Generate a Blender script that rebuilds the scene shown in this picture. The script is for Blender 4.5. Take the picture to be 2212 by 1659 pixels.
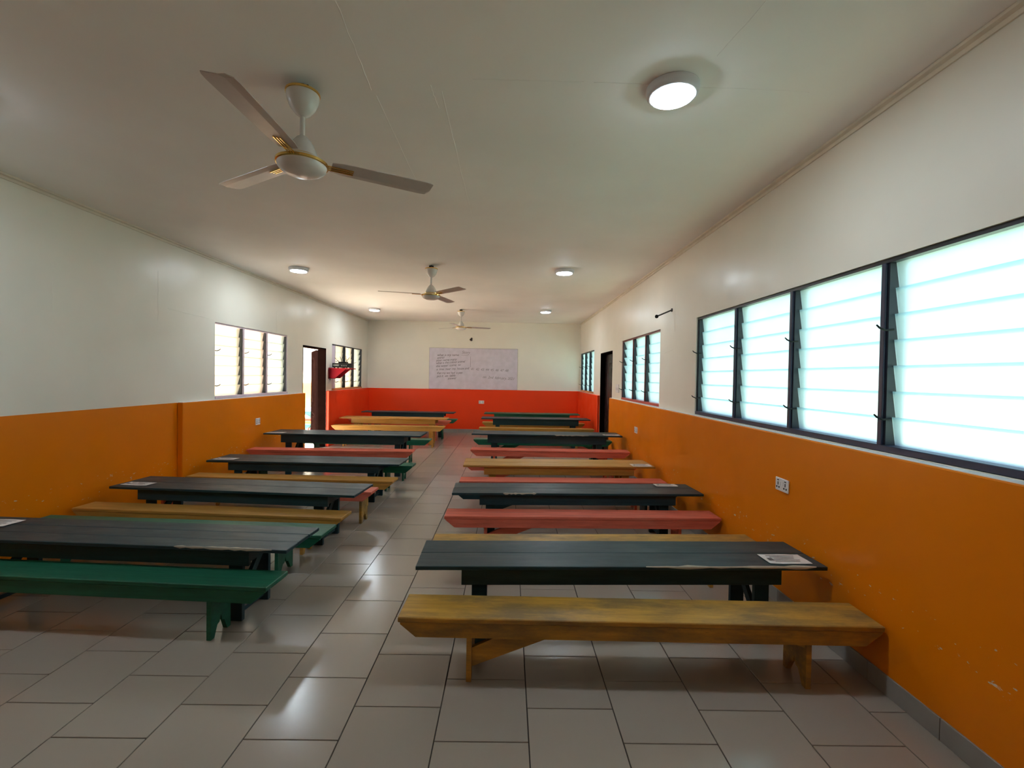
import bpy, math, random
from math import sin, cos, pi, radians, atan2, hypot, sqrt
from mathutils import Matrix, Vector

# ------------------------------------------------------------------ clear
for o in list(bpy.data.objects):
    bpy.data.objects.remove(o)
scene = bpy.context.scene
COL = scene.collection

# ------------------------------------------------------------------ camera
F_PX, PITCH, YAW, ROLL, EYE = 994.9, -.0158, -.0081, -.0171, 1.5384
def cam_rot():
    cp, sp, cy, sy, cr, sr = cos(PITCH), sin(PITCH), cos(YAW), sin(YAW), cos(ROLL), sin(ROLL)
    Ry = Matrix(((cy, -sy, 0), (sy, cy, 0), (0, 0, 1)))
    Rx = Matrix(((1, 0, 0), (0, cp, -sp), (0, sp, cp)))
    Rr = Matrix(((cr, 0, sr), (0, 1, 0), (-sr, 0, cr)))
    return Ry @ Rx @ Rr
R = cam_rot()
camd = bpy.data.cameras.new('camera')
camd.sensor_fit = 'HORIZONTAL'; camd.sensor_width = 36.0
camd.lens = F_PX / 2212 * 36.0
camd.clip_start = .02; camd.clip_end = 300
cam = bpy.data.objects.new('camera', camd); COL.objects.link(cam)
rt, fw, up = R @ Vector((1, 0, 0)), R @ Vector((0, 1, 0)), R @ Vector((0, 0, 1))
M = Matrix.Identity(4)
for i in range(3):
    M[i][0], M[i][1], M[i][2] = rt[i], up[i], -fw[i]
M[2][3] = EYE
cam.matrix_world = M
scene.camera = cam

# ------------------------------------------------------------------ sky, exposure
SKY = 1.35
SUN = 42.0
LAMP = 82.0
world = bpy.data.worlds.new('world'); scene.world = world
world.use_nodes = True
bg = world.node_tree.nodes['Background']
bg.inputs[0].default_value = (.82, .93, 1.0, 1); bg.inputs[1].default_value = SKY
sund = bpy.data.lights.new('sun', 'SUN'); sund.energy = SUN; sund.angle = radians(2); sund.color = (1, .95, .86)
sun = bpy.data.objects.new('sun', sund); COL.objects.link(sun)
sun.location = (0, -20, 40); sun.rotation_euler = (radians(24), 0, 0)      # high, along the length of the building
scene.view_settings.view_transform = 'Standard'
scene.view_settings.look = 'None'
scene.view_settings.gamma = 1.0
scene.view_settings.use_curve_mapping = False
scene.view_settings.exposure = 0.86
scene.cycles.max_bounces = 8; scene.cycles.diffuse_bounces = 5; scene.cycles.glossy_bounces = 3
scene.cycles.transmission_bounces = 5; scene.cycles.caustics_reflective = False
scene.cycles.sample_clamp_indirect = 8.0
scene.cycles.use_denoising = True
scene.cycles.use_adaptive_sampling = True; scene.cycles.adaptive_threshold = .025

# ------------------------------------------------------------------ materials
MAT = {}
def new_mat(name):
    m = bpy.data.materials.new(name); m.use_nodes = True
    nt = m.node_tree; b = nt.nodes['Principled BSDF']
    MAT[name] = m
    return m, nt, b
def N(nt, t, **kw):
    n = nt.nodes.new(t)
    for k, v in kw.items(): setattr(n, k, v)
    return n
def L(nt, a, b): nt.links.new(a, b)
def coords(nt, scale=(1, 1, 1), kind='Object'):
    tc = N(nt, 'ShaderNodeTexCoord'); mp = N(nt, 'ShaderNodeMapping')
    L(nt, tc.outputs[kind], mp.inputs[0]); mp.inputs['Scale'].default_value = scale
    return mp.outputs[0]
def mixrgb(nt, fac, a, b):
    n = N(nt, 'ShaderNodeMix', data_type='RGBA')
    if isinstance(fac, (int, float)): n.inputs[0].default_value = fac
    else: L(nt, fac, n.inputs[0])
    for s, v in ((6, a), (7, b)):
        if isinstance(v, tuple): n.inputs[s].default_value = (*v, 1)
        else: L(nt, v, n.inputs[s])
    return n.outputs[2]
def ramp(nt, src, p0, p1, c0=0., c1=1.):
    n = N(nt, 'ShaderNodeMapRange'); L(nt, src, n.inputs[0])
    n.inputs[1].default_value = p0; n.inputs[2].default_value = p1
    n.inputs[3].default_value = c0; n.inputs[4].default_value = c1
    return n.outputs[0]
def noise(nt, vec, scale, detail=3, rough=.5):
    n = N(nt, 'ShaderNodeTexNoise'); L(nt, vec, n.inputs['Vector'])
    n.inputs['Scale'].default_value = scale; n.inputs['Detail'].default_value = detail
    n.inputs['Roughness'].default_value = rough
    return n.outputs[0]
def bump(nt, b, h, strength, dist):
    n = N(nt, 'ShaderNodeBump'); n.inputs['Strength'].default_value = strength
    n.inputs['Distance'].default_value = dist
    L(nt, h, n.inputs['Height']); L(nt, n.outputs[0], b.inputs['Normal'])

def mul(c, k): return tuple(x * k for x in c)

def plain(name, c, rough=.5, metal=0., spec=.5):
    m, nt, b = new_mat(name)
    v = coords(nt); n = noise(nt, v, 7, 3)
    L(nt, mixrgb(nt, ramp(nt, n, .3, .7), mul(c, .93), mul(c, 1.06)), b.inputs['Base Color'])
    b.inputs['Roughness'].default_value = rough; b.inputs['Metallic'].default_value = metal
    b.inputs['Specular IOR Level'].default_value = spec
    return m

def wall_paint(name, c, rough, bump_d=.0015, specks=None, dirt=None):
    """gloss paint on plaster: faint unevenness of tone and surface, optional chips"""
    m, nt, b = new_mat(name)
    v = coords(nt)
    n1 = noise(nt, v, .9, 4); n2 = noise(nt, v, 3.5, 2)
    col = mixrgb(nt, ramp(nt, n1, .3, .7), mul(c, .95), mul(c, 1.04))
    if specks:
        # chipped paint where the benches rub, a band at seat and desk height
        sep = N(nt, 'ShaderNodeSeparateXYZ'); tc = N(nt, 'ShaderNodeTexCoord'); L(nt, tc.outputs['Object'], sep.inputs[0])
        z = sep.outputs[2]
        band = N(nt, 'ShaderNodeMath', operation='MULTIPLY')
        L(nt, ramp(nt, z, specks[0], specks[0] + .05), band.inputs[0]); L(nt, ramp(nt, z, specks[1], specks[1] - .05), band.inputs[1])
        ns = noise(nt, coords(nt, (1, 1, 2.2)), 22, 4, .6)
        chip = N(nt, 'ShaderNodeMath', operation='MULTIPLY')
        L(nt, ramp(nt, ns, .665, .68), chip.inputs[0]); L(nt, band.outputs[0], chip.inputs[1])
        col = mixrgb(nt, chip.outputs[0], col, (.72, .62, .5))
    L(nt, col, b.inputs['Base Color'])
    L(nt, ramp(nt, n2, .3, .7, rough * .85, rough * 1.2), b.inputs['Roughness'])
    b.inputs['Specular IOR Level'].default_value = .35
    bump(nt, b, noise(nt, v, 5, 3, .55), .35, bump_d * 4)
    return m

def wood_paint(name, c, wear, wear_amt=.25, rough=.38, crack=.0, spec=.27, wr=(.5, .75)):
    """painted planks: grain along local X, scuffs showing a second tone"""
    m, nt, b = new_mat(name)
    oi = N(nt, 'ShaderNodeObjectInfo')
    v = coords(nt, (1.2, 16, 16))
    va = N(nt, 'ShaderNodeVectorMath', operation='ADD'); L(nt, v, va.inputs[0])
    cb = N(nt, 'ShaderNodeCombineXYZ')
    mm = N(nt, 'ShaderNodeMath', operation='MULTIPLY'); L(nt, oi.outputs['Random'], mm.inputs[0]); mm.inputs[1].default_value = 40
    L(nt, mm.outputs[0], cb.inputs[0]); L(nt, mm.outputs[0], cb.inputs[1]); L(nt, cb.outputs[0], va.inputs[1])
    g = noise(nt, va.outputs[0], 2.2, 5, .62)
    v2 = coords(nt, (1, 3, 3))
    vb = N(nt, 'ShaderNodeVectorMath', operation='ADD'); L(nt, v2, vb.inputs[0]); L(nt, cb.outputs[0], vb.inputs[1])
    s = noise(nt, vb.outputs[0], 2.6, 6, .68)
    col = mixrgb(nt, ramp(nt, g, .32, .68), mul(c, .78), mul(c, 1.15))
    f = N(nt, 'ShaderNodeMath', operation='MULTIPLY'); L(nt, ramp(nt, s, *wr), f.inputs[0]); f.inputs[1].default_value = wear_amt
    col = mixrgb(nt, f.outputs[0], col, wear)
    if crack:
        ck = noise(nt, va.outputs[0], 1.1, 6, .7)
        col = mixrgb(nt, ramp(nt, ck, .665, .70, 0, crack), col, (.03, .015, .005))
    L(nt, col, b.inputs['Base Color'])
    L(nt, ramp(nt, s, .3, .7, rough * .8, rough * 1.25), b.inputs['Roughness'])
    b.inputs['Specular IOR Level'].default_value = spec
    bump(nt, b, g, .25, .003)
    return m

def metal(name, c, rough):
    m, nt, b = new_mat(name)
    b.inputs['Base Color'].default_value = (*c, 1); b.inputs['Metallic'].default_value = 1
    b.inputs['Roughness'].default_value = rough
    return m

def emit(name, c, s):
    m, nt, b = new_mat(name)
    b.inputs['Base Color'].default_value = (*c, 1)
    b.inputs['Emission Color'].default_value = (*c, 1); b.inputs['Emission Strength'].default_value = s
    return m

def louvre_glass(name, c, fwd=.5):
    """obscure glass blade: half scattering, half rough forward transmission"""
    m, nt, b = new_mat(name)
    v = coords(nt, (1, 1, 1)); n = noise(nt, v, 3, 4, .6)
    col = mixrgb(nt, ramp(nt, n, .35, .7), c, mul(c, .94))
    out = nt.nodes['Material Output']
    t = N(nt, 'ShaderNodeBsdfTranslucent'); L(nt, col, t.inputs[0])
    L(nt, col, b.inputs['Base Color'])
    b.inputs['Transmission Weight'].default_value = 1; b.inputs['Roughness'].default_value = .42; b.inputs['IOR'].default_value = 1.35
    mx = N(nt, 'ShaderNodeMixShader'); mx.inputs[0].default_value = fwd
    L(nt, t.outputs[0], mx.inputs[1]); L(nt, b.outputs[0], mx.inputs[2])
    L(nt, mx.outputs[0], out.inputs[0])
    return m

WHITE = (.84, .81, .72)
wall_paint('wall_white', WHITE, .34)
wall_paint('ceiling_paint', (.91, .885, .85), .6, .0008)
wall_paint('dado_orange', (.80, .21, .0), .34, .0015, specks=(.33, .56))
wall_paint('dado_red', (.93, .058, .010), .34)
plain('ledge_white', (.82, .83, .88), .4)
plain('trim_cream', (.76, .70, .58), .5)

def tile_mat():
    m, nt, b = new_mat('floor_tile')
    oi = N(nt, 'ShaderNodeObjectInfo')
    v = coords(nt); n = noise(nt, v, 2.0, 3)
    base = (.365, .305, .255)
    c = mixrgb(nt, oi.outputs['Random'], mul(base, .93), mul(base, 1.05))
    c = mixrgb(nt, ramp(nt, n, .35, .7, 0, .35), c, (.335, .29, .255))
    L(nt, c, b.inputs['Base Color'])
    b.inputs['Roughness'].default_value = .2
    b.inputs['Specular IOR Level'].default_value = .55
    bump(nt, b, noise(nt, v, 85, 2, .5), .06, .002)
tile_mat()
plain('grout', (.045, .035, .03), .9)
plain('skirting_tile', (.30, .28, .255), .35)
plain('concrete', (.74, .66, .56), .9)
plain('grass', (.24, .27, .17), .95)

DG = (.013, .041, .050)
wood_paint('paint_dark_green', DG, (.05, .065, .06), .3, .42)
wood_paint('paint_green', (.015, .115, .066), (.035, .15, .09), .35, .4)
wood_paint('paint_red', (.66, .14, .088), (.68, .26, .18), .35, .5)
wood_paint('paint_yellow', (.52, .275, .045), (.20, .13, .055), .85, .42, crack=1.0, wr=(.40, .62))
wood_paint('paint_ochre', (.46, .235, .05), (.50, .32, .12), .35, .4, crack=.35)
wood_paint('paint_teal', (.10, .36, .33), (.2, .45, .4), .3, .4)
wood_paint('bare_wood_edge', (.42, .38, .30), (.2, .17, .12), .5, .7)
plain('black_frame', (.014, .016, .024), .4)
plain('navy_frame', (.022, .026, .06), .4)
plain('maroon_frame', (.16, .022, .022), .4)
plain('red_sill', (.48, .07, .045), .4)
plain('lavender_frame', (.62, .52, .60), .4)
plain('orange_sill', (.62, .24, .05), .4)
plain('glass_edge', (.33, .40, .38), .3)
louvre_glass('glass_blue', (.56, .75, .88), .75)
louvre_glass('glass_cream', (.63, .63, .56), .8)
louvre_glass('glass_mint', (.53, .61, .585), .8)
louvre_glass('glass_peach', (.665, .61, .555), .8)
wood_paint('door_wood', (.006, .0026, .0022), (.013, .006, .0045), .4, .85, spec=.0)
wood_paint('door_varnish', (.012, .006, .005), (.03, .015, .012), .4, .35, spec=.4)
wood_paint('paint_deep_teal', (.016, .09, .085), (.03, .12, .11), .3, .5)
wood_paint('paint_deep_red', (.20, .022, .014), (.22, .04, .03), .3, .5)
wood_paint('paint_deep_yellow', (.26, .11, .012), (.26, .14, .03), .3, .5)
plain('fan_white', (.72, .69, .66), .25)
plain('fan_blade', (.50, .44, .41), .3)
metal('gold', (.83, .55, .16), .22)
plain('dark_metal', (.03, .025, .022), .45)
plain('lamp_body', (.72, .74, .80), .4)
emit('lamp_light', (.78, .91, 1.0), LAMP)
plain('plastic_white', (.80, .78, .80), .35)
plain('plastic_black', (.008, .008, .008), .55, spec=.2)
plain('shelf_red', (.24, .006, .014), .6, spec=.1)
plain('steel_grey', (.12, .12, .12), .4, .6)
plain('paper', (.72, .68, .65), .8)
plain('print_ink', (.16, .15, .15), .8)
plain('board_surface', (.70, .65, .75), .13)
plain('board_edge', (.35, .33, .33), .4)
plain('marker_dark', (.13, .10, .14), .6)
plain('marker_faint', (.27, .24, .29), .6)

# ------------------------------------------------------------------ mesh helpers
class MB:
    def __init__(s): s.v = []; s.f = []
    def add(s, v, f):
        o = len(s.v); s.v += [tuple(p) for p in v]; s.f += [tuple(i + o for i in q) for q in f]; return s
    def box(s, x0, x1, y0, y1, z0, z1, c=0.0):
        if c <= 0:
            v = [(x, y, z) for z in (z0, z1) for y in (y0, y1) for x in (x0, x1)]
            return s.add(v, [(0, 2, 3, 1), (4, 5, 7, 6), (0, 1, 5, 4), (2, 6, 7, 3), (0, 4, 6, 2), (1, 3, 7, 5)])
        # chamfered box
        v = []; X = (x0, x1); Y = (y0, y1); Z = (z0, z1); idx = {}
        for i in (0, 1):
            for j in (0, 1):
                for k in (0, 1):
                    sx, sy, sz = (1 - 2 * i) * c, (1 - 2 * j) * c, (1 - 2 * k) * c
                    idx[i, j, k, 0] = len(v); v.append((X[i], Y[j] + sy, Z[k] + sz))
                    idx[i, j, k, 1] = len(v); v.append((X[i] + sx, Y[j], Z[k] + sz))
                    idx[i, j, k, 2] = len(v); v.append((X[i] + sx, Y[j] + sy, Z[k]))
        f = []
        def face(l, cen): 
            pts = [Vector(v[i]) for i in l]; n = (pts[1] - pts[0]).cross(pts[2] - pts[0])
            m = sum(pts, Vector()) / len(pts)
            f.append(tuple(l) if n.dot(m - cen) > 0 else tuple(reversed(l)))
        cen = Vector(((x0 + x1) / 2, (y0 + y1) / 2, (z0 + z1) / 2))
        for i in (0, 1):
            face([idx[i, 0, 0, 0], idx[i, 1, 0, 0], idx[i, 1, 1, 0], idx[i, 0, 1, 0]], cen)
            face([idx[0, i, 0, 1], idx[1, i, 0, 1], idx[1, i, 1, 1], idx[0, i, 1, 1]], cen)
            face([idx[0, 0, i, 2], idx[1, 0, i, 2], idx[1, 1, i, 2], idx[0, 1, i, 2]], cen)
        for i in (0, 1):
            for j in (0, 1):
                face([idx[i, j, 0, 0], idx[i, j, 0, 1], idx[i, j, 1, 1], idx[i, j, 1, 0]], cen)
                face([idx[i, 0, j, 0], idx[i, 0, j, 2], idx[i, 1, j, 2], idx[i, 1, j, 0]], cen)
                face([idx[0, i, j, 1], idx[0, i, j, 2], idx[1, i, j, 2], idx[1, i, j, 1]], cen)
                for k in (0, 1):
                    face([idx[i, j, k, 0], idx[i, j, k, 1], idx[i, j, k, 2]], cen)
        return s.add(v, f)
    def prism(s, poly, axis, a0, a1):
        """poly (p,q) extruded along axis: x -> (y,z); y -> (x,z); z -> (x,y)"""
        def P(p, q, a): return {'x': (a, p, q), 'y': (p, a, q), 'z': (p, q, a)}[axis]
        n = len(poly)
        v = [P(p, q, a0) for p, q in poly] + [P(p, q, a1) for p, q in poly]
        f = [tuple(range(n)), tuple(range(2 * n - 1, n - 1, -1))]
        f += [(i, i + n, (i + 1) % n + n, (i + 1) % n) for i in range(n)]
        return s.add(v, f)
    def tube(s, pts, r, n=8):
        pts = [Vector(p) for p in pts]; rs = r if isinstance(r, (list, tuple)) else [r] * len(pts)
        ring = []
        for i, p in enumerate(pts):
            t = (pts[min(i + 1, len(pts) - 1)] - pts[max(i - 1, 0)]).normalized()
            u = t.orthogonal().normalized() if abs(t.z) < .9 else t.cross(Vector((1, 0, 0))).normalized()
            if abs(t.z) < .9: u = t.cross(Vector((0, 0, 1))).normalized()
            w = t.cross(u)
            ring.append([p + rs[i] * (u * cos(2 * pi * k / n) + w * sin(2 * pi * k / n)) for k in range(n)])
        v = [q for g in ring for q in g]; f = []
        for i in range(len(pts) - 1):
            for k in range(n):
                f.append((i * n + k, i * n + (k + 1) % n, (i + 1) * n + (k + 1) % n, (i + 1) * n + k))
        f.append(tuple(range(n - 1, -1, -1))); f.append(tuple(range((len(pts) - 1) * n, len(pts) * n)))
        return s.add(v, f)
    def lathe(s, prof, n=24, cx=0, cy=0):
        """prof: list of (r,z)"""
        v = []; f = []
        for r, z in prof:
            for k in range(n):
                a = 2 * pi * k / n; v.append((cx + r * cos(a), cy + r * sin(a), z))
        for i in range(len(prof) - 1):
            for k in range(n):
                f.append((i * n + k, i * n + (k + 1) % n, (i + 1) * n + (k + 1) % n, (i + 1) * n + k))
        f.append(tuple(range(n - 1, -1, -1))); f.append(tuple(range((len(prof) - 1) * n, len(prof) * n)))
        return s.add(v, f)
    def mesh(s, name, mat=None, smooth=False):
        import bmesh
        me = bpy.data.meshes.new(name); me.from_pydata(s.v, [], s.f); me.update()
        bm = bmesh.new(); bm.from_mesh(me); bmesh.ops.recalc_face_normals(bm, faces=bm.faces); bm.to_mesh(me); bm.free()
        if mat: me.materials.append(MAT[mat])
        if smooth:
            me.polygons.foreach_set('use_smooth', [True] * len(me.polygons))
            me.set_sharp_from_angle(angle=radians(35))
        return me
    def build(s, name, mat, parent=None, smooth=False, loc=None):
        return link(name, s.mesh(name, mat, smooth), parent, loc)

def link(name, me, parent=None, loc=None, rz=0):
    o = bpy.data.objects.new(name, me); COL.objects.link(o)
    if parent: o.parent = parent
    if loc: o.location = loc
    if rz: o.rotation_euler = (0, 0, rz)
    return o
def tag(o, label=None, cat=None, group=None, kind=None):
    if label: o['label'] = label
    if cat: o['category'] = cat
    if group: o['group'] = group
    if kind: o['kind'] = kind
    return o
def thing(name, label, cat, loc=(0, 0, 0), rz=0, group=None):
    o = bpy.data.objects.new(name, None); COL.objects.link(o)
    o.empty_display_size = .1
    o.location = loc; o.rotation_euler = (0, 0, rz)
    return tag(o, label, cat, group)
def struct(o, label, cat):
    return tag(o, label, cat, kind='structure')
def B(*a, **k): return MB().box(*a, **k)
# ------------------------------------------------------------------ the room
XL, XR, YF, YB, ZC = -3.83, 1.95, 12.54, -.45, 3.003
DL, DR, DF = -3.765, 1.895, 12.48          # faces of the thicker lower wall
DLN = -3.845                                # near left stretch, set back
HD = 1.172                                  # dado height
TW = .16                                    # wall thickness
STEP_Y = 5.36

# ---- floor: tiles of 40 cm in running bond, columns along the room
floor = struct(MB().box(XL - TW, XR + TW, YB - TW, YF + TW, -.14, -.006).build('floor', 'grout'),
               'beige tiled floor with long running-bond joints', 'floor')
TS, J = .4, .005
tx0, ty0 = -1.088, 3.1155
fx0, fx1, fy0, fy1 = DLN + .002, DR - .002, YB + .002, DF - .002
cells = []
for c in range(-8, 9):
    xa, xb = tx0 + c * TS, tx0 + (c + 1) * TS
    off = 0 if c % 2 == 0 else TS / 2
    for r in range(-26, 11):
        ya = ty0 - (r + 1) * TS + off; yb = ya + TS
        x0, x1, y0, y1 = max(xa, fx0), min(xb, fx1), max(ya, fy0), min(yb, fy1)
        if x1 - x0 < .03 or y1 - y0 < .03: continue
        cells.append((x0, x1, y0, y1))
def in_view(q):
    x0, x1, y0, y1 = q
    cx, cy = (x0 + x1) / 2, (y0 + y1) / 2
    return cy > 1.55 and abs(cx) < 1.2 * cy + .2
vis = sorted([q for q in cells if in_view(q)], key=lambda q: hypot((q[0] + q[1]) / 2, (q[2] + q[3]) / 2))
big, rest = vis[:300], vis[300:] + [q for q in cells if not in_view(q)]
cache = {}
for x0, x1, y0, y1 in big:
    w, d = round(x1 - x0 - J, 3), round(y1 - y0 - J, 3)
    if (w, d) not in cache:
        cache[w, d] = B(-w / 2, w / 2, -d / 2, d / 2, -.008, 0, c=.0012).mesh('tile', 'floor_tile')
    link('tile', cache[w, d], floor, ((x0 + x1) / 2, (y0 + y1) / 2, 0))
mb = MB()
for x0, x1, y0, y1 in rest: mb.box(x0 + J / 2, x1 - J / 2, y0 + J / 2, y1 - J / 2, -.008, 0, c=.0012)
tag(mb.build('tile_field', 'floor_tile', floor), kind='stuff')

# ---- ceiling with the ridges of its filled joints
ceiling = struct(B(XL - TW, XR + TW, YB - TW, YF + TW, ZC, ZC + .08).build('ceiling', 'ceiling_paint'),
                 'flat cream ceiling with faint joint ridges', 'ceiling')
rnd = random.Random(4)
def seam(p, q, w=.006, h=.0025):
    a, b = Vector(p), Vector(q); n = 10; d = (b - a); s = Vector((-d.y, d.x)).normalized() * w
    v = []; f = []
    for i in range(n + 1):
        c = a + d * i / n; k = rnd.uniform(.5, 1.2); jx = Vector((rnd.uniform(-1, 1), rnd.uniform(-1, 1))) * .003
        for e, z in ((-1, 0), (0, -h), (1, 0)):
            pt = c + s * e * k + jx; v.append((pt.x, pt.y, ZC + .001 + z))
    for i in range(n):
        for e in (0, 1): f.append((3 * i + e, 3 * i + e + 1, 3 * i + e + 4, 3 * i + e + 3))
    return MB().add(v, f).build('joint_ridge', 'ceiling_paint', ceiling)
for p, q in [((-.70, 1.75), (-.73, 2.4)), ((-.72, 2.45), (-.72, 3.6)), ((.40, 2.30), (1.5, 2.34)), ((1.0, 1.6), (.92, 2.1)),
             ((-.42, 2.35), (-.41, 2.55)), ((-.37, 2.4), (-.36, 4.3)), ((1.3, 4.8), (1.75, 4.82)), ((-.2, 2.30), (.35, 2.3)),
             ((.45, 5.0), (.44, 6.0)), ((-1.4, 5.4), (-1.25, 6.0))]:
    seam(p, q)

# ---- walls with openings
WIN_Z = (1.18, 2.185)
R_WIN = [(1.60, 4.79), (5.93, 7.93), (10.50, 12.43)]
L_WIN = [(6.04, 8.02), (10.02, 12.06)]
R_DOOR = (8.64, 9.76); L_DOOR = (8.60, 9.70); DOOR_H = 2.065
def wall(name, xa, xb, ops, label):
    m = MB(); y = YB - TW
    for y0, y1, z0, z1 in sorted(ops):
        m.box(xa, xb, y, y0, 0, ZC)
        if z0 > 0: m.box(xa, xb, y0, y1, 0, z0)
        m.box(xa, xb, y0, y1, z1, ZC)
        y = y1
    m.box(xa, xb, y, YF + TW, 0, ZC)
    return struct(m.build(name, 'wall_white'), label, 'wall')
wr = wall('wall_right', XR, XR + TW, [(a, b, *WIN_Z) for a, b in R_WIN] + [(*R_DOOR, 0, DOOR_H)],
          'cream upper wall with the long louvre window above an orange dado')
wl = wall('wall_left', XL - TW, XL, [(a, b, *WIN_Z) for a, b in L_WIN] + [(*L_DOOR, 0, DOOR_H)],
          'cream wall with the open doorway above an orange dado')
wf = struct(B(XL, XR, YF, YF + TW, 0, ZC).build('wall_far', 'wall_white'), 'cream end wall carrying the whiteboard', 'wall')
wn = struct(B(XL, XR, YB - TW, YB, 0, ZC).build('wall_near', 'wall_white'), 'plain cream wall opposite the whiteboard', 'wall')

# hairline filler ridges on the plaster
def wall_seam(parent, x, sx, p, q):
    n = 8; v = []; f = []
    (y0, z0), (y1, z1) = p, q; d = Vector((y1 - y0, z1 - z0)); s = Vector((-d.y, d.x)).normalized() * .004
    for i in range(n + 1):
        c = Vector((y0, z0)) + d * i / n + Vector((rnd.uniform(-1, 1), rnd.uniform(-1, 1))) * .003
        for e, h in ((-1, 0), (0, .0022), (1, 0)):
            v.append((x + sx * (h - .0008), c.x + s.x * e, c.y + s.y * e))
    for i in range(n):
        for e in (0, 1): f.append((3 * i + e, 3 * i + e + 1, 3 * i + e + 4, 3 * i + e + 3))
    MB().add(v, f).build('plaster_seam', 'wall_white', parent)
for p, q in (((5.06, 2.08), (5.06, 2.62)), ((5.2, 2.24), (6.0, 2.21)), ((7.62, 2.2), (7.62, 2.55)), ((3.9, 2.0), (3.9, 2.3))):
    wall_seam(wl, XL, 1, p, q)
for p, q in (((5.40, 1.90), (5.85, 1.86)), ((5.42, 2.1), (5.42, 2.6))): wall_seam(wr, XR, -1, p, q)

# thicker painted lower walls, their top a narrow ledge
def dado(parent, x0, x1, y0, y1, mat, z0=0.0):
    B(x0, x1, y0, y1, z0, HD, c=.006).build('dado', mat, parent)
E_ = .0005
dado(wr, DR, XR - E_, YB, R_DOOR[0] - .02, 'dado_orange')
dado(wr, DR, XR - E_, R_DOOR[1] + .01, DF - E_, 'dado_red')
dado(wl, XL + E_ - .0, DL, STEP_Y, L_DOOR[0] - .01, 'dado_orange')
B(XL - .02, XL + .003, YB, STEP_Y, 0, HD).build('dado', 'dado_orange', wl)
dado(wl, XL + E_, DL, L_DOOR[1] + .01, DF - E_, 'dado_red')
dado(wf, XL + E_, XR - E_, DF, YF - E_, 'dado_red')
dado(wn, XL + .05, XR - .06, YB + E_, YB + .05, 'dado_orange')
# pale ledge left on top of the lower wall
B(DR + .008, XR - E_, YB, R_DOOR[0] - .03, HD, HD + .004).build('ledge', 'ledge_white', wr)
B(XL + E_, DL - .008, STEP_Y + .01, L_DOOR[0] - .03, HD, HD + .004).build('ledge', 'ledge_white', wl)

# skirting tiles along the foot of the walls
def skirt(name, x0, x1, y0, y1, label):
    m = thing(name, label, 'baseboard'); m['kind'] = 'structure'
    along = 'y' if (y1 - y0) > (x1 - x0) else 'x'
    a, b = (y0, y1) if along == 'y' else (x0, x1)
    k = a
    while k < b - .02:
        e = min(k + .4, b)
        if along == 'y': B(x0, x1, k, e - .003, 0.001, .098, c=.001).build('skirting_piece', 'skirting_tile', m)
        else: B(k, e - .003, y0, y1, 0.001, .098, c=.001).build('skirting_piece', 'skirting_tile', m)
        k = e
skirt('baseboard_right', DR - .010, DR - .0005, YB, R_DOOR[0] - .03, 'grey tile skirting below the long orange dado')
skirt('baseboard_left', DL + .0005, DL + .010, STEP_Y + .01, L_DOOR[0] - .03, 'grey tile skirting below the orange dado beside the open doorway')
skirt('baseboard_far', DL + .02, DR - .02, DF - .010, DF - .0005, 'grey tile skirting under the red end wall')

# thin cornice beads
for nm, x0, x1, y0, y1, lb in (('trim_1', XR - .036, XR - .0005, YB + .03, YF - .03, 'thin cream cornice bead above the long louvre window'),
                               ('trim_2', XL + .0005, XL + .036, YB + .03, YF - .03, 'thin cream cornice bead above the doorway wall')):
    m = MB()
    s = 1 if nm == 'trim_1' else -1
    xo = x1 if s > 0 else x0; xi = x0 if s > 0 else x1
    prof = [(xo, ZC - .001), (xo, ZC - .040), (xo - s * .010, ZC - .040), (xo - s * .012, ZC - .020), (xi, ZC - .016), (xi, ZC - .001)]
    m.prism(prof, 'y', y0, y1)
    struct(m.build(nm, 'trim_cream'), lb, 'trim')

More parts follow.
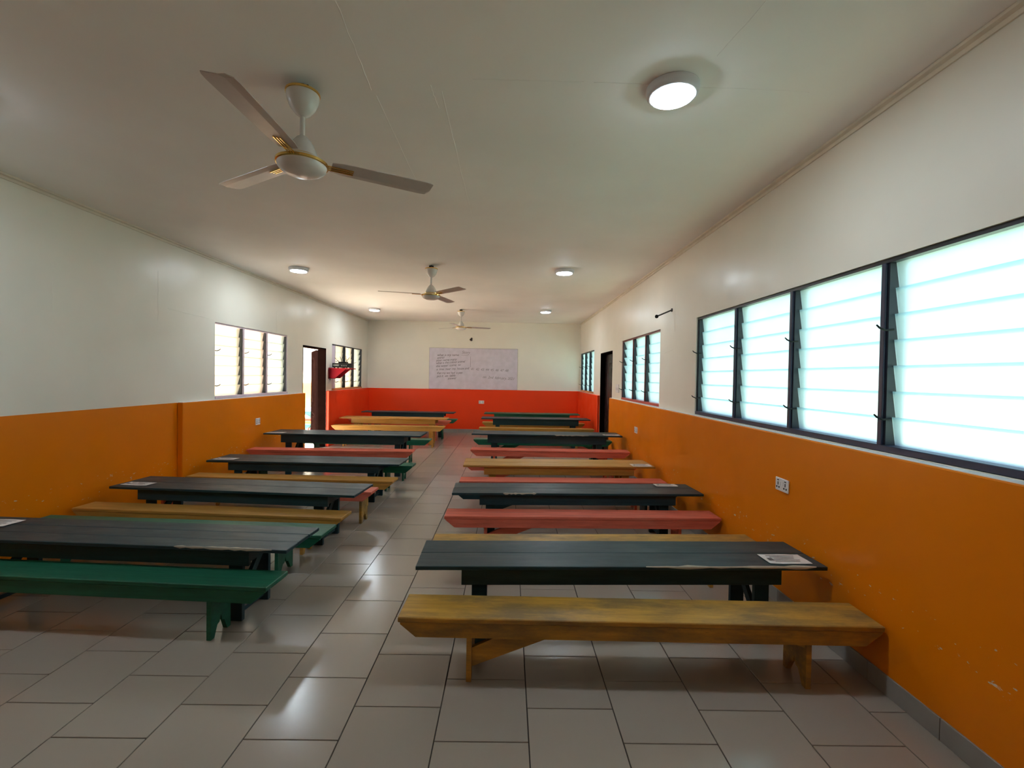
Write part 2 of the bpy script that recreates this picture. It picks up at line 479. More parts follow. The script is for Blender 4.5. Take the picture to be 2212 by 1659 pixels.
# ---- louvre windows
blade_cache = {}
def window(name, side, y0, y1, panels, frame_mat, mull_mat, sill_mat, glass, label, tilts=None, skip=0.0, outer=True):
    s = 1 if side == 'R' else -1
    xin = XR if side == 'R' else XL
    w = thing(name, label, 'window', (xin, (y0 + y1) / 2, WIN_Z[0])); w['kind'] = 'structure'
    H = WIN_Z[1] - WIN_Z[0]; a, b = y0 - (y0 + y1) / 2, y1 - (y0 + y1) / 2
    g = .0015
    def bx(u0, u1, p0, p1, q0, q1, c=0):   # u = outward depth
        x0, x1 = sorted((s * u0, s * u1)); return B(x0, x1, p0, p1, q0, q1, c=c)
    sz = .035
    bx(.004 if side == 'R' else -.008, .15, a + g, b - g, g, sz, c=.003).build('sill', sill_mat, w)
    bx(.012, .11, a + g, b - g, H - .022, H - g).build('head', frame_mat, w)
    bx(.012, .11, a + g, a + .018, sz, H - .022).build('jamb', frame_mat, w)
    bx(.012, .11, b - .018, b - g, sz, H - .022).build('jamb', frame_mat, w)
    a += .018; b -= .018
    if skip:
        bx(.02, .05, a, a + skip, sz, H - .022).build('blank_panel', 'lavender_frame', w); a += skip
    pw = (b - a) / panels
    z0, z1 = sz + .004, H - .026
    nb = 7; pitch = (z1 - z0) / nb
    for i in range(panels):
        p0, p1 = a + i * pw, a + (i + 1) * pw
        if i: bx(.006, .12, p0 - .014, p0 + .014, sz, H - .022, c=.002).build('mullion', mull_mat, w); 
        c0, c1 = p0 + (.014 if i else 0), p1 - (.014 if i < panels - 1 else 0)
        for e0, e1 in ((c0, c0 + .012), (c1 - .012, c1)):
            bx(.02, .115, e0, e1, sz + .001, H - .023).build('channel', 'black_frame', w)
        gm = glass[i % len(glass)]
        bl = c1 - c0 - .028
        for k in range(nb):
            t = radians((tilts or {}).get((i, k), 8))
            key = (round(bl, 3), gm, round(t, 3), s)
            if key not in blade_cache:
                hh = pitch * 1.13 / 2; th = .0025
                # bottom edge leans outward
                prof = []
                for (h, e) in ((-hh, -th), (hh, -th), (hh, th), (-hh, th)):
                    prof.append((s * (-h * sin(t) + e * cos(t)), h * cos(t) + e * sin(t)))
                blade_cache[key] = MB().prism(prof, 'y', -bl / 2, bl / 2).mesh('louvre_blade', gm)
                me_ = blade_cache[key]; me_.materials.append(MAT['glass_edge'])
                for q in (3, 5): me_.polygons[q].material_index = 1
            zc = z0 + (k + .5) * pitch
            link('louvre_blade', blade_cache[key], w, (s * .062, (c0 + c1) / 2, zc))
        # opening levers on the far stile
        for k in (1, 4.45):
            zc = z0 + k * pitch
            ye = c1 - .02 if side == 'R' else c0 + .02
            mb = MB().tube([(s * .04, ye, zc), (-s * .005, ye, zc - .004), (-s * .035, ye, zc + .008), (-s * .05, ye, zc + .022)], [.006, .006, .005, .004], 6)
            mb.build('lever', 'plastic_black', w)
    return w
window('window_1', 'R', *R_WIN[0], 4, 'black_frame', 'navy_frame', 'navy_frame', ['glass_blue'],
       'long black-framed louvre window of four panels with frosted blades')
tl = {(2, k): 22 for k in (3, 4, 5, 6)}
window('window_2', 'R', *R_WIN[1], 3, 'maroon_frame', 'maroon_frame', 'red_sill', ['glass_blue'],
       'louvre window with maroon frame and red sill', tl)
window('window_3', 'R', *R_WIN[2], 3, 'black_frame', 'navy_frame', 'orange_sill', ['glass_blue'],
       'louvre window with blue tinted blades above the red dado, opposite the shelf')
window('window_4', 'L', *L_WIN[0], 3, 'lavender_frame', 'lavender_frame', 'lavender_frame', ['glass_cream', 'glass_peach', 'glass_mint'],
       'louvre window with pale lavender frame and cream, peach and mint blades', {(0, 1): 16, (0, 0): 18, (0, 2): 12})
window('window_5', 'L', *L_WIN[1], 3, 'black_frame', 'black_frame', 'orange_sill', ['glass_cream', 'glass_cream', 'glass_mint'],
       'louvre window with dark stiles behind the red wall shelf', {(2, k): 18 for k in range(7)}, skip=.22)

# ---- doors
def door_leaf(door, loc, rz, w, h, mat):
    """panelled leaf in local x (0..w) z (0..h); raised oval and panels on both faces"""
    leaf = B(.0, w, -.02, .02, .0, h, c=.003).build('leaf', mat, door)
    leaf.location = loc; leaf.rotation_euler = (0, 0, rz)
    def pan(sy, cx, cz, hw, hh, e):
        n = 28; pts = []
        for k in range(n):
            ca, sa = cos(2 * pi * k / n), sin(2 * pi * k / n)
            pts.append((math.copysign(abs(ca) ** e, ca), math.copysign(abs(sa) ** e, sa)))
        v = []
        for fx, fz, y in ((1, 1, .0195), (.9, .95, .034), (.74, .87, .021), (.5, .75, .021), (.42, .70, .030)):
            v += [(cx + hw * x * fx, sy * y, cz + hh * z * fz) for x, z in pts]
        f = [(r * n + k, r * n + (k + 1) % n, (r + 1) * n + (k + 1) % n, (r + 1) * n + k) for r in range(4) for k in range(n)]
        f.append(tuple(range(4 * n, 5 * n)))
        MB().add(v, f).build('raised_panel', mat, leaf)
    for sy in (-1, 1):
        pan(sy, w / 2, h * .68, w * .32, h * .25, .8)
        pan(sy, w / 2, h * .20, w * .32, h * .13, .35)
    MB().tube([(w - .07, -.02, 1.0), (w - .07, -.06, 1.0), (w - .17, -.065, 1.0)], .009, 8).build('handle', 'steel_grey', leaf)
    return leaf
def door(name, side, y0, y1, label):
    s = 1 if side == 'R' else -1; xin = XR if side == 'R' else XL
    d = thing(name, label, 'door', (xin, y0, 0)); d['kind'] = 'structure'
    W = y1 - y0; g = .0015; x0, x1 = sorted((0, s * TW))
    MB().box(x0, x1, g, .03, .001, DOOR_H - g).box(x0, x1, W - .03, W - g, .001, DOOR_H - g) \
        .box(x0, x1, .03, W - .03, DOOR_H - .03, DOOR_H - g).build('door_frame', 'door_wood', d)
    return d, W
# right: closed at the outer face of the wall
d, W = door('door_1', 'R', *R_DOOR, 'closed dark brown panelled door in its recess beside the maroon louvre window')
door_leaf(d, (TW - .04, W - .035, .006), radians(-90), W - .07, DOOR_H - .045, 'door_varnish')
# left: folded back outside
d, W = door('door_2', 'L', *L_DOOR, 'dark brown door standing open to the bright yard')
door_leaf(d, (-TW - .03, W - .005, .006), radians(118), W - .07, DOOR_H - .045, 'door_wood')

# ---- outside: ground, neighbouring block with its own benches
struct(B(-40, 40, -30, 60, -.30, -.16).build('ground', 'grass'), 'grass ground outside the windows', 'ground')
yard = struct(B(-9.0, XL - TW - .01, 2, 26, -.155, -.002).build('yard_floor', 'concrete'), 'pale concrete floor beyond the open doorway', 'floor')
ny = struct(B(-9.25, -9.0, 2, 26, -.155, 3.2).build('wall_neighbour', 'wall_white'), 'bright white wall beyond the open doorway', 'wall')
B(-9.0, -8.96, 2, 26, 0, 1.1).build('dado', 'orange_sill', ny)
nf = struct(B(-9.0, XL - TW - .01, 26, 26.25, -.155, 3.2).build('wall_yard_end', 'wall_white'), 'far white end wall seen through the doorway', 'wall')
B(-9.0, XL - TW - .01, 25.96, 26, 0, 1.15).build('dado', 'orange_sill', nf)
# ------------------------------------------------------------------ furniture
rnd = random.Random(11)
def bench(label, xl, yl, xr, yr, depth, h, mat, leg_mats=None, group=None, slant=.09, apron=.098, inset=.355, brace=True):
    """low bench from front-left to front-right corner; local x along, y towards the back"""
    Ln = hypot(xr - xl, yr - yl); a = atan2(yr - yl, xr - xl)
    cx, cy = (xl + xr) / 2 - sin(a) * depth / 2, (yl + yr) / 2 + cos(a) * depth / 2
    t = thing('bench', label, 'bench', (cx, cy, 0), a, group)
    l, d = Ln / 2, depth / 2
    st = .026
    B(-l, l, -d, d, h - st, h, c=.004).build('seat', mat, t)
    zb = h - apron; zt = h - st - .0005
    poly = [(-l + .012, zt), (-l + .012, zt - .008), (-l + slant, zb), (l - slant, zb), (l - .012, zt - .008), (l - .012, zt)]
    MB().prism(poly, 'y', -d + .003, -d + .026).build('apron', mat, t)
    MB().prism(poly, 'y', d - .026, d - .003).build('apron', mat, t)
    lm = leg_mats or (mat, mat)
    w = d - .0275
    # end boards with an inverted V cut at the foot, slanting braces to the seat
    for sgn, m_ in ((-1, lm[0]), (1, lm[1])):
        x = sgn * (l - inset)
        pr = [(-w, zt), (-w, 0.001), (-w + .03, 0.001), (-w * .35, h * .20), (-.012, h * .22), (0, h * .34), (.012, h * .22), (w * .35, h * .20), (w - .03, 0.001), (w, 0.001), (w, zt)]
        MB().prism(pr, 'x', x - .013, x + .013).build('leg', m_, t)
        if not brace: continue
        xi = x - sgn * .0135
        if sgn < 0: pb = [(xi, h * .22), (xi, h * .50), (xi + .30, zt - .001), (xi + .60, zt - .001)]
        else: pb = [(xi, h * .60), (xi, h * .86), (xi - .12, zt - .001), (xi - .30, zt - .001)]
        MB().prism(pb, 'y', -w + .012, -w + .036).build('brace', mat, t)
    return t

def desk(label, xl, yl, xr, yr, depth, h, mat, boards=2, apron=.095, over=.255, group=None, chip=None):
    Ln = hypot(xr - xl, yr - yl); a = atan2(yr - yl, xr - xl)
    cx, cy = (xl + xr) / 2 - sin(a) * depth / 2, (yl + yr) / 2 + cos(a) * depth / 2
    t = thing('desk', label, 'desk', (cx, cy, 0), a, group)
    l, d = Ln / 2, depth / 2; st = .022
    bw = depth / boards
    for k in range(boards):
        e = rnd.uniform(-.006, .006)
        B(-l + abs(e), l - rnd.uniform(0, .006), -d + k * bw + (.0015 if k else 0), -d + (k + 1) * bw - (.0015 if k < boards - 1 else 0),
          h - st - rnd.uniform(0, .001), h - rnd.uniform(0, .0015), c=.003).build('top_board', mat, t)
    zt = h - st - .002; zb = zt - apron
    x0 = -l + over; x1 = l - over
    for ys in (-1, 1):
        yo = ys * (d - .03); yi = ys * (d - .055)
        B(x0, x1, min(yo, yi), max(yo, yi), zb, zt, c=.002).build('apron', mat, t)
    for xs in (-1, 1):
        xe = xs * (l - over - .045)
        yb = d - .0555
        # end rail between the aprons
        B(xe - .012, xe + .012, -yb, yb, zb, zt).build('end_rail', mat, t)
        for ys in (-1, 1):
            # leg board on the inner face of the apron, running to the floor
            ya, yc = sorted((ys * (d - .056), ys * (d - .086)))
            xa, xb = (xe + .0125, xe + .098) if xs < 0 else (xe - .098, xe - .0125)
            B(xa, xb, ya, yc, .001, zt - .001, c=.002).build('leg', mat, t)
        # diagonal between front and back leg
        yl_ = d - .0865
        xm = (xa + xb) / 2
        pr = [(-yl_, .06), (-yl_, .13), (yl_, zb + .045), (yl_, zb - .025)]
        MB().prism(pr, 'x', xm - .012, xm + .012).build('brace', mat, t)
        B(xm - .012, xm + .012, -yl_, yl_, .03, .058).build('foot_rail', mat, t)
    if chip:
        # bare wood where the paint is knocked off the front edge
        c0, c1 = chip; n = 16; v = []; f = []
        for k in range(n + 1):
            x = -l + (c0 + (c1 - c0) * k / n) * 2 * l; q = rnd.uniform(.2, 1) * (0 if k in (0, n) else 1)
            v += [(x, -d - .0006, h - .0035), (x, -d - .0006, h - .0035 - .012 * q), (x, -d + .004, h + .0004), (x, -d + .004 + .02 * q * rnd.random(), h + .0004)]
        for k in range(n):
            o = 4 * k
            f += [(o + 1, o, o + 4, o + 5), (o, o + 2, o + 6, o + 4), (o + 2, o + 3, o + 7, o + 6)]
        MB().add(v, f).build('chipped_edge', 'bare_wood_edge', t)
    return t

def paper(label, x, y, z, w, d, rz, group='paper notices on the desks'):
    t = thing('paper_notice', label, 'paper', (x, y, z), rz, group)
    n = 6; v = []; f = []
    for j in range(n + 1):
        for i in range(n + 1):
            u, q = i / n - .5, j / n - .5
            zz = .0012 + .004 * max(0, abs(u) - .35) + .002 * max(0, sin(5 * u + 3 * q))
            v.append((u * w, q * d, zz))
    for j in range(n):
        for i in range(n):
            o = j * (n + 1) + i; f.append((o, o + 1, o + n + 2, o + n + 1))
    k = len(v); v += [(a, b, c - .0008) for a, b, c in v]; f += [tuple(reversed([i + k for i in q])) for q in f]
    MB().add(v, f).build('sheet', 'paper', t)
    m = MB()
    for r in range(5):
        yy = d * (.30 - .15 * r); ww = w * (.36 - .05 * (r % 3))
        m.box(-ww, ww * .9, yy - d * .02, yy + d * .02, .0046, .005)
    m.box(-w * .42, -w * .30, -d * .2, d * .05, .0046, .005)
    tag(m.build('print_lines', 'print_ink', t), kind='stuff')
    return t

# ---- right-hand rows, from the back of the class to the whiteboard
GB, GD = 'low painted benches in rows', 'long painted desks in rows'
bench('worn yellow bench with cracked seat below the double socket of the long window wall', -.53, 2.27, 1.88, 2.235, .25, .335, 'paint_yellow', group=GB)
desk('dark green two-board desk beside the long window, paper notice near its wall end', -.50, 2.55, 1.862, 2.62, .41, .475, 'paint_dark_green', 2, group=GD, chip=(.55, .97))
bench('yellow bench tucked behind the dark green desk that stands by the wall socket', -.53, 3.27, 1.885, 3.36, .22, .335, 'paint_yellow', group=GB)
bench('red bench between a yellow bench and a dark green desk beside the long window', -.53, 3.93, 1.88, 3.98, .235, .335, 'paint_red', group=GB)
desk('dark green desk with a chipped pale streak on its front edge, behind the red bench', -.50, 4.19, 1.85, 4.28, .41, .470, 'paint_dark_green', 2, group=GD, chip=(.20, .33))
bench('dark green bench pushed in behind the dark green desk with chipped front edge', -.545, 4.84, 1.86, 4.9, .235, .335, 'paint_dark_green', group=GB)
bench('orange red bench standing just before the ochre desk', -.54, 5.25, 1.87, 5.32, .235, .335, 'paint_red', group=GB)
desk('ochre yellow desk between red benches under the maroon louvre window', -.53, 5.53, 1.82, 5.60, .47, .465, 'paint_ochre', 2, group=GD)
bench('red bench pushed in behind the ochre desk', -.58, 6.33, 1.84, 6.39, .235, .335, 'paint_red', group=GB)
bench('tall red bench before the dark green desk that reaches the closed brown door', -.555, 6.96, 1.86, 6.93, .235, .428, 'paint_red', group=GB)
desk('tall dark green desk by the wall next to the closed brown door', -.57, 7.27, 1.82, 7.24, .47, .63, 'paint_dark_green', 2, apron=.125, group=GD, chip=(.55, .78))
bench('green bench with pointed end pushed in behind the tall desk by the brown door', -.60, 8.14, 1.86, 8.14, .235, .42, 'paint_green', group=GB)
bench('brownish yellow bench before the dark green desk beside the red dado', -.60, 9.66, 1.83, 9.66, .235, .455, 'paint_ochre', group=GB)
desk('dark green desk beside the red dado past the brown door', -.575, 9.96, 1.80, 9.97, .47, .63, 'paint_dark_green', 1, apron=.12, group=GD)
bench('ochre bench hidden behind the dark green desk at the red dado', -.59, 10.68, 1.80, 10.70, .235, .47, 'paint_ochre', group=GB)
desk('green desk closest to the end wall socket, below the blue tinted louvre window', -.59, 11.32, 1.78, 11.30, .45, .63, 'paint_green', 1, apron=.10, group=GD)

# ---- left-hand rows
bench('bright green bench with notched green leg before the wide dark desk', -3.755, 2.73, -1.335, 2.57, .225, .335, 'paint_green', group=GB, brace=False)
desk('wide dark desk of three boards with white chipped front edge, between green benches', -3.66, 2.895, -1.31, 2.755, .42, .475, 'paint_dark_green', 3, group=GD, chip=(.70, .96))
bench('lighter green bench directly behind the wide three-board desk', -3.77, 3.545, -1.37, 3.41, .27, .335, 'paint_green', group=GB, brace=False)
bench('ochre bench with rounded end between green bench and dark desk', -3.77, 4.005, -1.375, 3.835, .215, .335, 'paint_ochre', group=GB, brace=False)
desk('dark green glossy desk with red bench end showing behind it', -3.635, 4.22, -1.33, 4.025, .45, .475, 'paint_dark_green', 2, group=GD)
bench('red bench with yellow end leg behind the glossy dark desk', -3.74, 4.83, -1.38, 4.69, .225, .335, 'paint_red', leg_mats=('paint_red', 'paint_yellow'), group=GB, brace=False, inset=.12)
bench('ochre bench beside the step in the orange wall', -3.68, 5.28, -1.285, 5.185, .225, .335, 'paint_ochre', group=GB, brace=False)
desk('dark green desk beyond the wall step, with a dark green bench end behind it', -3.61, 5.53, -1.275, 5.45, .46, .475, 'paint_dark_green', 2, group=GD)
bench('dark green bench behind the desk beyond the wall step', -3.65, 6.12, -1.25, 6.06, .235, .34, 'paint_green', group=GB, brace=False)
bench('dull red bench with a green end leg beside the orange wall socket', -3.73, 6.60, -1.365, 6.64, .225, .435, 'paint_red', leg_mats=('paint_red', 'paint_green'), group=GB, brace=False, inset=.14)
desk('tall dark green desk catching light from the open doorway', -3.665, 6.92, -1.30, 6.88, .52, .63, 'paint_dark_green', 2, apron=.115, group=GD)
bench('green bench poking out behind the tall desk near the open doorway', -3.70, 7.98, -1.34, 7.96, .235, .42, 'paint_green', group=GB, brace=False)
bench('bright yellow bench with boxed leg before the yellow desk', -3.735, 9.76, -1.345, 9.74, .24, .45, 'paint_ochre', group=GB, brace=False, inset=.25)
desk('bright yellow desk below the red wall shelf', -3.69, 10.10, -1.335, 10.08, .45, .585, 'paint_ochre', 1, apron=.10, group=GD)
bench('red bench behind the bright yellow desk', -3.70, 10.70, -1.335, 10.70, .235, .48, 'paint_red', group=GB, brace=False)
bench('dark green bench with pointed end before the dark desk at the end wall', -3.70, 11.06, -1.22, 11.05, .235, .49, 'paint_green', group=GB, brace=False)
desk('dark desk in the corner of the red end wall and red side wall', -3.62, 11.38, -1.325, 11.36, .42, .62, 'paint_dark_green', 1, apron=.09, group=GD)

# ---- benches of the neighbouring yard seen through the doorway
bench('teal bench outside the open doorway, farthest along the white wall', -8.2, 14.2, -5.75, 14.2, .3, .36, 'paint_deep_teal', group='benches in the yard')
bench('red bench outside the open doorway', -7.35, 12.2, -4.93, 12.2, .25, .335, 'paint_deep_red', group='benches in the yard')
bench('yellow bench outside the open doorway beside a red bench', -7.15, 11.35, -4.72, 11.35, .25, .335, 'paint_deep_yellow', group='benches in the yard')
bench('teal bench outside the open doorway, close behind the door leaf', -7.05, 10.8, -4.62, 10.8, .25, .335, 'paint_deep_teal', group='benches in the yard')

# ---- paper notices taped to the wall ends of the desks
paper('curled white notice on the dark green desk beside the long window', 1.665, 2.72, .477, .25, .14, radians(1), group=None)
paper('white notice at the back corner of the desk behind the red bench', 1.60, 4.61, .472, .22, .11, radians(2), group=None)
paper('white notice on the wall end of the ochre desk', 1.66, 5.68, .467, .24, .16, radians(1.5), group=None)
paper('white notice on the tall desk next to the brown door', 1.66, 7.34, .632, .26, .13, 0, group=None)
paper('white notice at the end of the wide three-board desk', -3.47, 3.17, .477, .22, .14, radians(-3), group=None)
paper('white notice on the glossy dark desk', -3.44, 4.32, .477, .26, .12, radians(-5), group=None)
paper('white notice on the desk beyond the wall step', -3.43, 5.64, .477, .26, .12, radians(-2), group=None)
paper('white notice on the tall desk near the open doorway', -3.50, 6.99, .632, .26, .12, 0, group=None)

# ------------------------------------------------------------------ ceiling fans
def fan(label, x, y, a0, R_=.68):
    t = thing('ceiling_fan', label, 'fan', (x, y, ZC), 0, 'white three-blade ceiling fans')
    # hook and dark bracket
    MB().tube([(0, 0, 0), (0, 0, -.05)], .012, 8).box(-.03, .03, -.008, .008, -.035, -.004).build('hook', 'dark_metal', t)
    MB().lathe([(.02, -.042), (.077, -.045), (.080, -.056), (.075, -.085), (.060, -.120), (.038, -.148), (.014, -.165)], 28).build('canopy', 'fan_white', t, True)
    MB().lathe([(.0785, -.040), (.083, -.042), (.083, -.052), (.0785, -.054)], 28).build('canopy_ring', 'gold', t, True)
    MB().tube([(0, 0, -.15), (0, 0, -.30)], .0125, 12).build('rod', 'fan_white', t, True)
    MB().lathe([(.015, -.260), (.028, -.270), (.050, -.298), (.066, -.332), (.076, -.368)], 28).build('motor_cover', 'fan_white', t, True)
    MB().lathe([(.072, -.3685), (.088, -.371), (.088, -.379), (.08, -.382)], 28).build('upper_ring', 'gold', t, True)
    MB().lathe([(.08, -.3825), (.112, -.384), (.121, -.395), (.121, -.402)], 32).build('motor_body', 'fan_white', t, True)
    MB().lathe([(.121, -.394), (.1255, -.395), (.1255, -.407), (.118, -.410)], 32).build('trim_ring', 'gold', t, True)
    MB().lathe([(.119, -.4085), (.114, -.424), (.098, -.440), (.07, -.452), (.03, -.458), (.002, -.459)], 32).build('bottom_cover', 'fan_white', t, True)
    for k in range(3):
        a = radians(a0 + 120 * k)
        tilt = radians(-11)
        # blade: slightly wider to a rounded tip, a raised rib along one edge
        secs = []
        for r, w in ((.140, .046), (.20, .058), (.40, .062), (R_ - .05, .066), (R_ - .015, .062), (R_, .045)):
            secs.append((r, w))
        v = []; f = []
        for r, w in secs:
            for (yy, zz) in ((-w, -.002), (w * .45, 0), (w, .006), (w, .009), (w * .45, .003), (-w, .001)):
                if r == R_: yy -= .010
                v.append((r, yy * cos(tilt) - zz * sin(tilt), yy * sin(tilt) + zz * cos(tilt)))
        for i in range(len(secs) - 1):
            for q in range(6): f.append((6 * i + q, 6 * i + (q + 1) % 6, 6 * i + 6 + (q + 1) % 6, 6 * i + 6 + q))
        f += [tuple(range(6)), tuple(range(6 * len(secs) - 6, 6 * len(secs)))]
        o = MB().add(v, f).build('blade', 'fan_blade', t); o.location = (0, 0, -.388); o.rotation_euler = (0, 0, a)
        m = MB()
        for yy in (-.016, 0, .016):
            m.add(*(lambda b_: (b_.v, b_.f))(B(.118, .25, yy - .0026, yy + .0026, -.0075, -.002)))
        vv = [(p[0], p[1] * cos(tilt) - p[2] * sin(tilt), p[1] * sin(tilt) + p[2] * cos(tilt)) for p in m.v]
        MB().add(vv, m.f).build('blade_iron', 'gold', o)
    return t
fan('ceiling fan over the wide three-board desk, gold rings on white canopy', -1.068, 2.37, -91)
fan('ceiling fan hanging between the four lamps at the middle of the room', -1.05, 6.17, -166)
fan('ceiling fan hanging close to the whiteboard wall', -1.07, 10.2, 20)

# ------------------------------------------------------------------ ceiling lamps
def lamp(label, x, y, group='round surface lamps on the ceiling'):
    t = thing('ceiling_lamp', label, 'lamp', (x, y, ZC), 0, None)
    MB().lathe([(.128, -.001), (.130, -.012), (.126, -.034), (.116, -.044), (.106, -.046)], 36).build('housing', 'lamp_body', t, True)
    MB().lathe([(.105, -.0462), (.103, -.050), (.085, -.0535), (.045, -.0555), (.002, -.056)], 24).build('diffuser', 'lamp_light', t, True)
    B(.118, .128, -.014, .014, -.022, -.010).build('clip', 'dark_metal', t)
lamp('round white lamp above the long louvre window side, largest gap from the fans', .80, 2.33)
lamp('round white lamp above the wide three-board desk by the blank wall', -2.96, 2.42)
lamp('round white lamp over the red bench beside the maroon louvre window', .74, 6.30)
lamp('round white lamp near the lavender louvre window', -2.95, 6.47)
lamp('round white lamp near the blue tinted window by the end wall', .79, 10.10)
lamp('round white lamp above the red wall shelf', -3.0, 10.28)

# ------------------------------------------------------------------ whiteboard
wb = thing('whiteboard', 'white marker board with handwriting on the end wall above the red dado', 'whiteboard', (-.955, YF, 1.725))
B(-1.195, 1.195, -.012, -.001, -.545, .56).build('surface', 'board_surface', wb)
for x0, x1, z0, z1 in ((-1.2, 1.2, .5605, .566), (-1.2, 1.2, -.551, -.5455), (-1.201, -1.1955, -.545, .56), (1.1955, 1.201, -.545, .56)):
    B(x0, x1, -.014, -.001, z0, z1).build('edging', 'board_edge', wb)
def write(txt, x, z, size, mat, rot=0.0, shear=.25):
    cu = bpy.data.curves.new('handwriting', 'FONT'); cu.body = txt; cu.size = size; cu.shear = shear
    cu.space_character = .92; cu.resolution_u = 2
    tmp = bpy.data.objects.new('handwriting', cu); COL.objects.link(tmp)
    bpy.context.view_layer.update()
    me = bpy.data.meshes.new_from_object(tmp.evaluated_get(bpy.context.evaluated_depsgraph_get()))
    bpy.data.objects.remove(tmp)
    me.materials.clear(); me.materials.append(MAT[mat])
    o = link('handwriting', me, wb, (x, -.0132, z)); o.rotation_euler = (radians(90), 0, 0)
    o.rotation_euler = (Matrix.Rotation(rot, 3, 'Y') @ Matrix.Rotation(radians(90), 3, 'X')).to_euler()
    return o
ml, mf = 'marker_dark', 'marker_faint'
def px2(u, v):   # board fraction -> local
    return -1.195 + 2.39 * u, .56 - 1.105 * v
for txt, u, v, s, m_, r in (('Story', .365, .13, .11, mf, 0), ('what is my name', .085, .20, .095, ml, -.02), ('animal', .085, .27, .085, ml, -.09),
                            ('your name many', .075, .335, .09, ml, -.08), ('what is the colour animal', .075, .40, .085, ml, -.08),
                            ('the water  come  to', .075, .475, .09, ml, -.08), ('a  tree  near  my  house and', .08, .55, .085, ml, -.05),
                            ('that my we had  a pen', .085, .64, .085, ml, -.03), ('put it  on  table', .085, .72, .09, ml, -.06),
                            ('answer', .21, .77, .085, ml, -.06),
                            ('41  42  43  44  45  46  47  48', .47, .53, .095, mf, .03), ('on  2nd  february, 2021', .605, .72, .10, mf, .05)):
    x, z = px2(u, v); write(txt, x, z, s, m_, r)
x, z = px2(.465, .2); B(x, x + .008, -.0134, -.0121, z - .28, z).build('ruled_line', mf, wb)
x, z = px2(.36, .17); B(x, x + .2, -.0134, -.0121, z, z + .007).build('ruled_line', mf, wb)

# ------------------------------------------------------------------ sockets and switches
def plate(name, label, cat, wall_, y_or_x, z, w, h, kind):
    """local: x along the wall (to the right seen from the room), y out of the wall, z up"""
    rz = {'R': radians(-90), 'L': radians(90), 'F': radians(0)}[wall_]
    loc = {'R': (DR if kind != 'switch' else XR, y_or_x, z), 'L': (DL if kind != 'switch' else XL, y_or_x, z), 'F': (y_or_x, DF, z)}[wall_]
    t = thing(name, label, cat, loc, rz)
    B(-w / 2, w / 2, -.011, -.0008, -h / 2, h / 2, c=.003).build('plate', 'plastic_white', t)
    n = 2 if w > .1 else 1
    if kind == 'socket':
        for k in range(n):
            cx = (k - (n - 1) / 2) * w * .56
            for dx, dz, hw, hh in ((0, h * .06, .0035, .011), (-.013, -h * .22, .0055, .0055), (.013, -h * .22, .0055, .0055), (0, h * .32, .009, .003)):
                B(cx + dx - hw, cx + dx + hw, -.0125, -.0109, dz - hh, dz + hh).build('pin_hole', 'plastic_black', t)
        for k in range(n):
            B((k - .5 * (n - 1)) * .022 - .007, (k - .5 * (n - 1)) * .022 + .007, -.0145, -.0109, h * .10 - .012, h * .10 + .012).build('rocker', 'plastic_white', t)
    else:
        for k in range(n + 1):
            cx = (k - n / 2) * .04
            B(cx - .012, cx + .012, -.0155, -.0109, -.022, .022, c=.002).build('rocker', 'plastic_white', t)
            B(cx - .014, cx - .0125, -.0118, -.0109, -.024, .024).build('groove', 'plastic_black', t)
    return t
plate('wall_socket', 'white double socket on the orange dado under the long louvre window', 'socket', 'R', 3.13, .828, .146, .088, 'socket')
plate('wall_socket', 'small white socket on the orange dado under the maroon louvre window', 'socket', 'R', 6.75, .785, .146, .088, 'socket')
plate('wall_socket', 'white socket on the orange dado below the lavender louvre window', 'socket', 'L', 6.95, .80, .12, .10, 'socket')
plate('wall_socket', 'white double socket on the red end wall', 'socket', 'F', -.72, .835, .146, .088, 'socket')
plate('wall_switch', 'white switch plate between the closed door and the maroon louvre window', 'switch', 'R', 8.2, 1.36, .22, .15, 'switch')
plate('wall_switch', 'white switch plate under the red wall shelf', 'switch', 'L', 9.92, 1.38, .15, .12, 'switch')

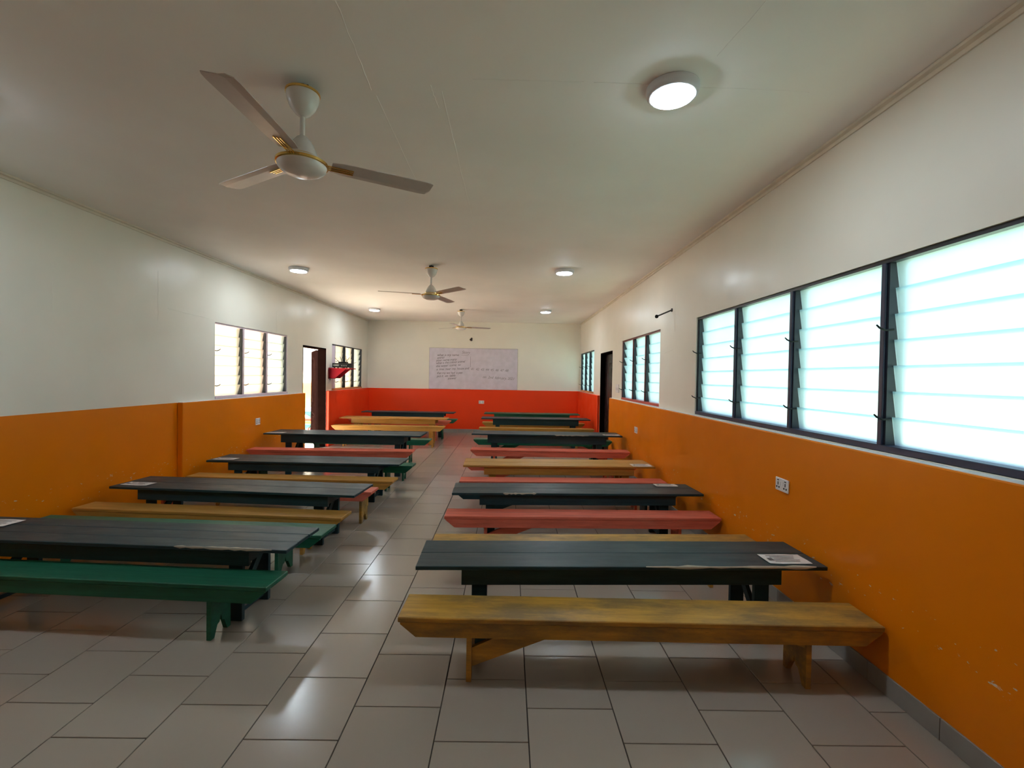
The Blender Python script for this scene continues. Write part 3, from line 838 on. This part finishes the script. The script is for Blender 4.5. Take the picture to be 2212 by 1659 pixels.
# ------------------------------------------------------------------ shelf with router
SY0, SY1, SZ = 9.82, 10.20, 1.64
t = thing('wall_shelf', 'small red wall shelf with a boarded bracket beside the open doorway', 'shelf', (XL, (SY0 + SY1) / 2, SZ))
B(.001, .46, -.19, .19, 0, .022, c=.002).build('shelf_board', 'shelf_red', t)
for yy in (-.15, .15):
    MB().prism([(.024, -.001), (.36, -.001), (.13, -.20), (.024, -.20)], 'y', yy - .011, yy + .011).build('bracket', 'shelf_red', t)
B(.001, .023, -.19, .19, -.21, -.001).build('back_board', 'shelf_red', t)
t = thing('amplifier', 'black amplifier box on the red wall shelf', 'amplifier', (XL + .23, (SY0 + SY1) / 2, SZ + .0225))
B(-.17, .17, -.13, .13, .012, .105, c=.004).build('case', 'plastic_black', t)
for sx in (-.13, .13):
    for sy in (-.1, .1): MB().lathe([(.016, 0), (.016, .012)], 12, sx, sy).build('foot', 'plastic_black', t)
for k in range(3): MB().tube([(.04 + .045 * k, -.13, .05), (.04 + .045 * k, -.145, .05)], .012, 12).build('knob', 'steel_grey', t)
B(-.15, -.03, -.1315, -.1295, .04, .075).build('display', 'steel_grey', t)
t = thing('router', 'black wireless router with splayed antennas on top of the amplifier', 'router', (XL + .25, (SY0 + SY1) / 2, SZ + .129))
B(-.09, .09, -.06, .06, 0, .03, c=.008).build('case', 'plastic_black', t)
for x0, x1, y0 in ((-.08, -.17, -.05), (-.05, -.09, .05), (.08, .15, -.05), (.05, .04, .05)):
    MB().tube([(x0, y0, .028), (x1, y0, .028 + .12 * (1 - abs(x1 - x0) * 5) + .02)], [.006, .004], 8).build('antenna', 'plastic_black', t)
t = thing('power_cable', 'thin dark cable hanging below the red wall shelf', 'cable', (XL, 9.83, 1.43))
MB().tube([(.006, -.02, .2), (.012, -.03, .1), (.02, -.02, 0), (.03, .03, -.03), (.02, .07, 0)], .004, 6).build('cord', 'plastic_black', t)

# ------------------------------------------------------------------ small wall fixtures
t = thing('metal_hook', 'dark metal arm with a black knob above the maroon louvre window', 'hook', (XR, 5.52, 2.37))
MB().lathe([(.022, 0), (.022, .01)], 14).build('mount', 'steel_grey', t).rotation_euler = (0, radians(-90), 0)
MB().tube([(-.005, 0, 0), (-.175, 0, -.075)], .009, 10).build('rod', 'steel_grey', t, True)
MB().lathe([(.002, -.022), (.014, -.018), (.021, -.006), (.021, .006), (.014, .018), (.002, .022)], 14).build('knob', 'plastic_black', t, True, (-.185, 0, -.08))
t = thing('bulb_holder', 'small dark lamp holder on the end wall above the whiteboard', 'lamp holder', (-1.03, YF, 2.52))
MB().lathe([(.04, 0), (.04, .012), (.022, .018), (.02, .055), (.026, .06), (.024, .075)], 16).build('holder', 'dark_metal', t, True).rotation_euler = (radians(62), 0, radians(20))
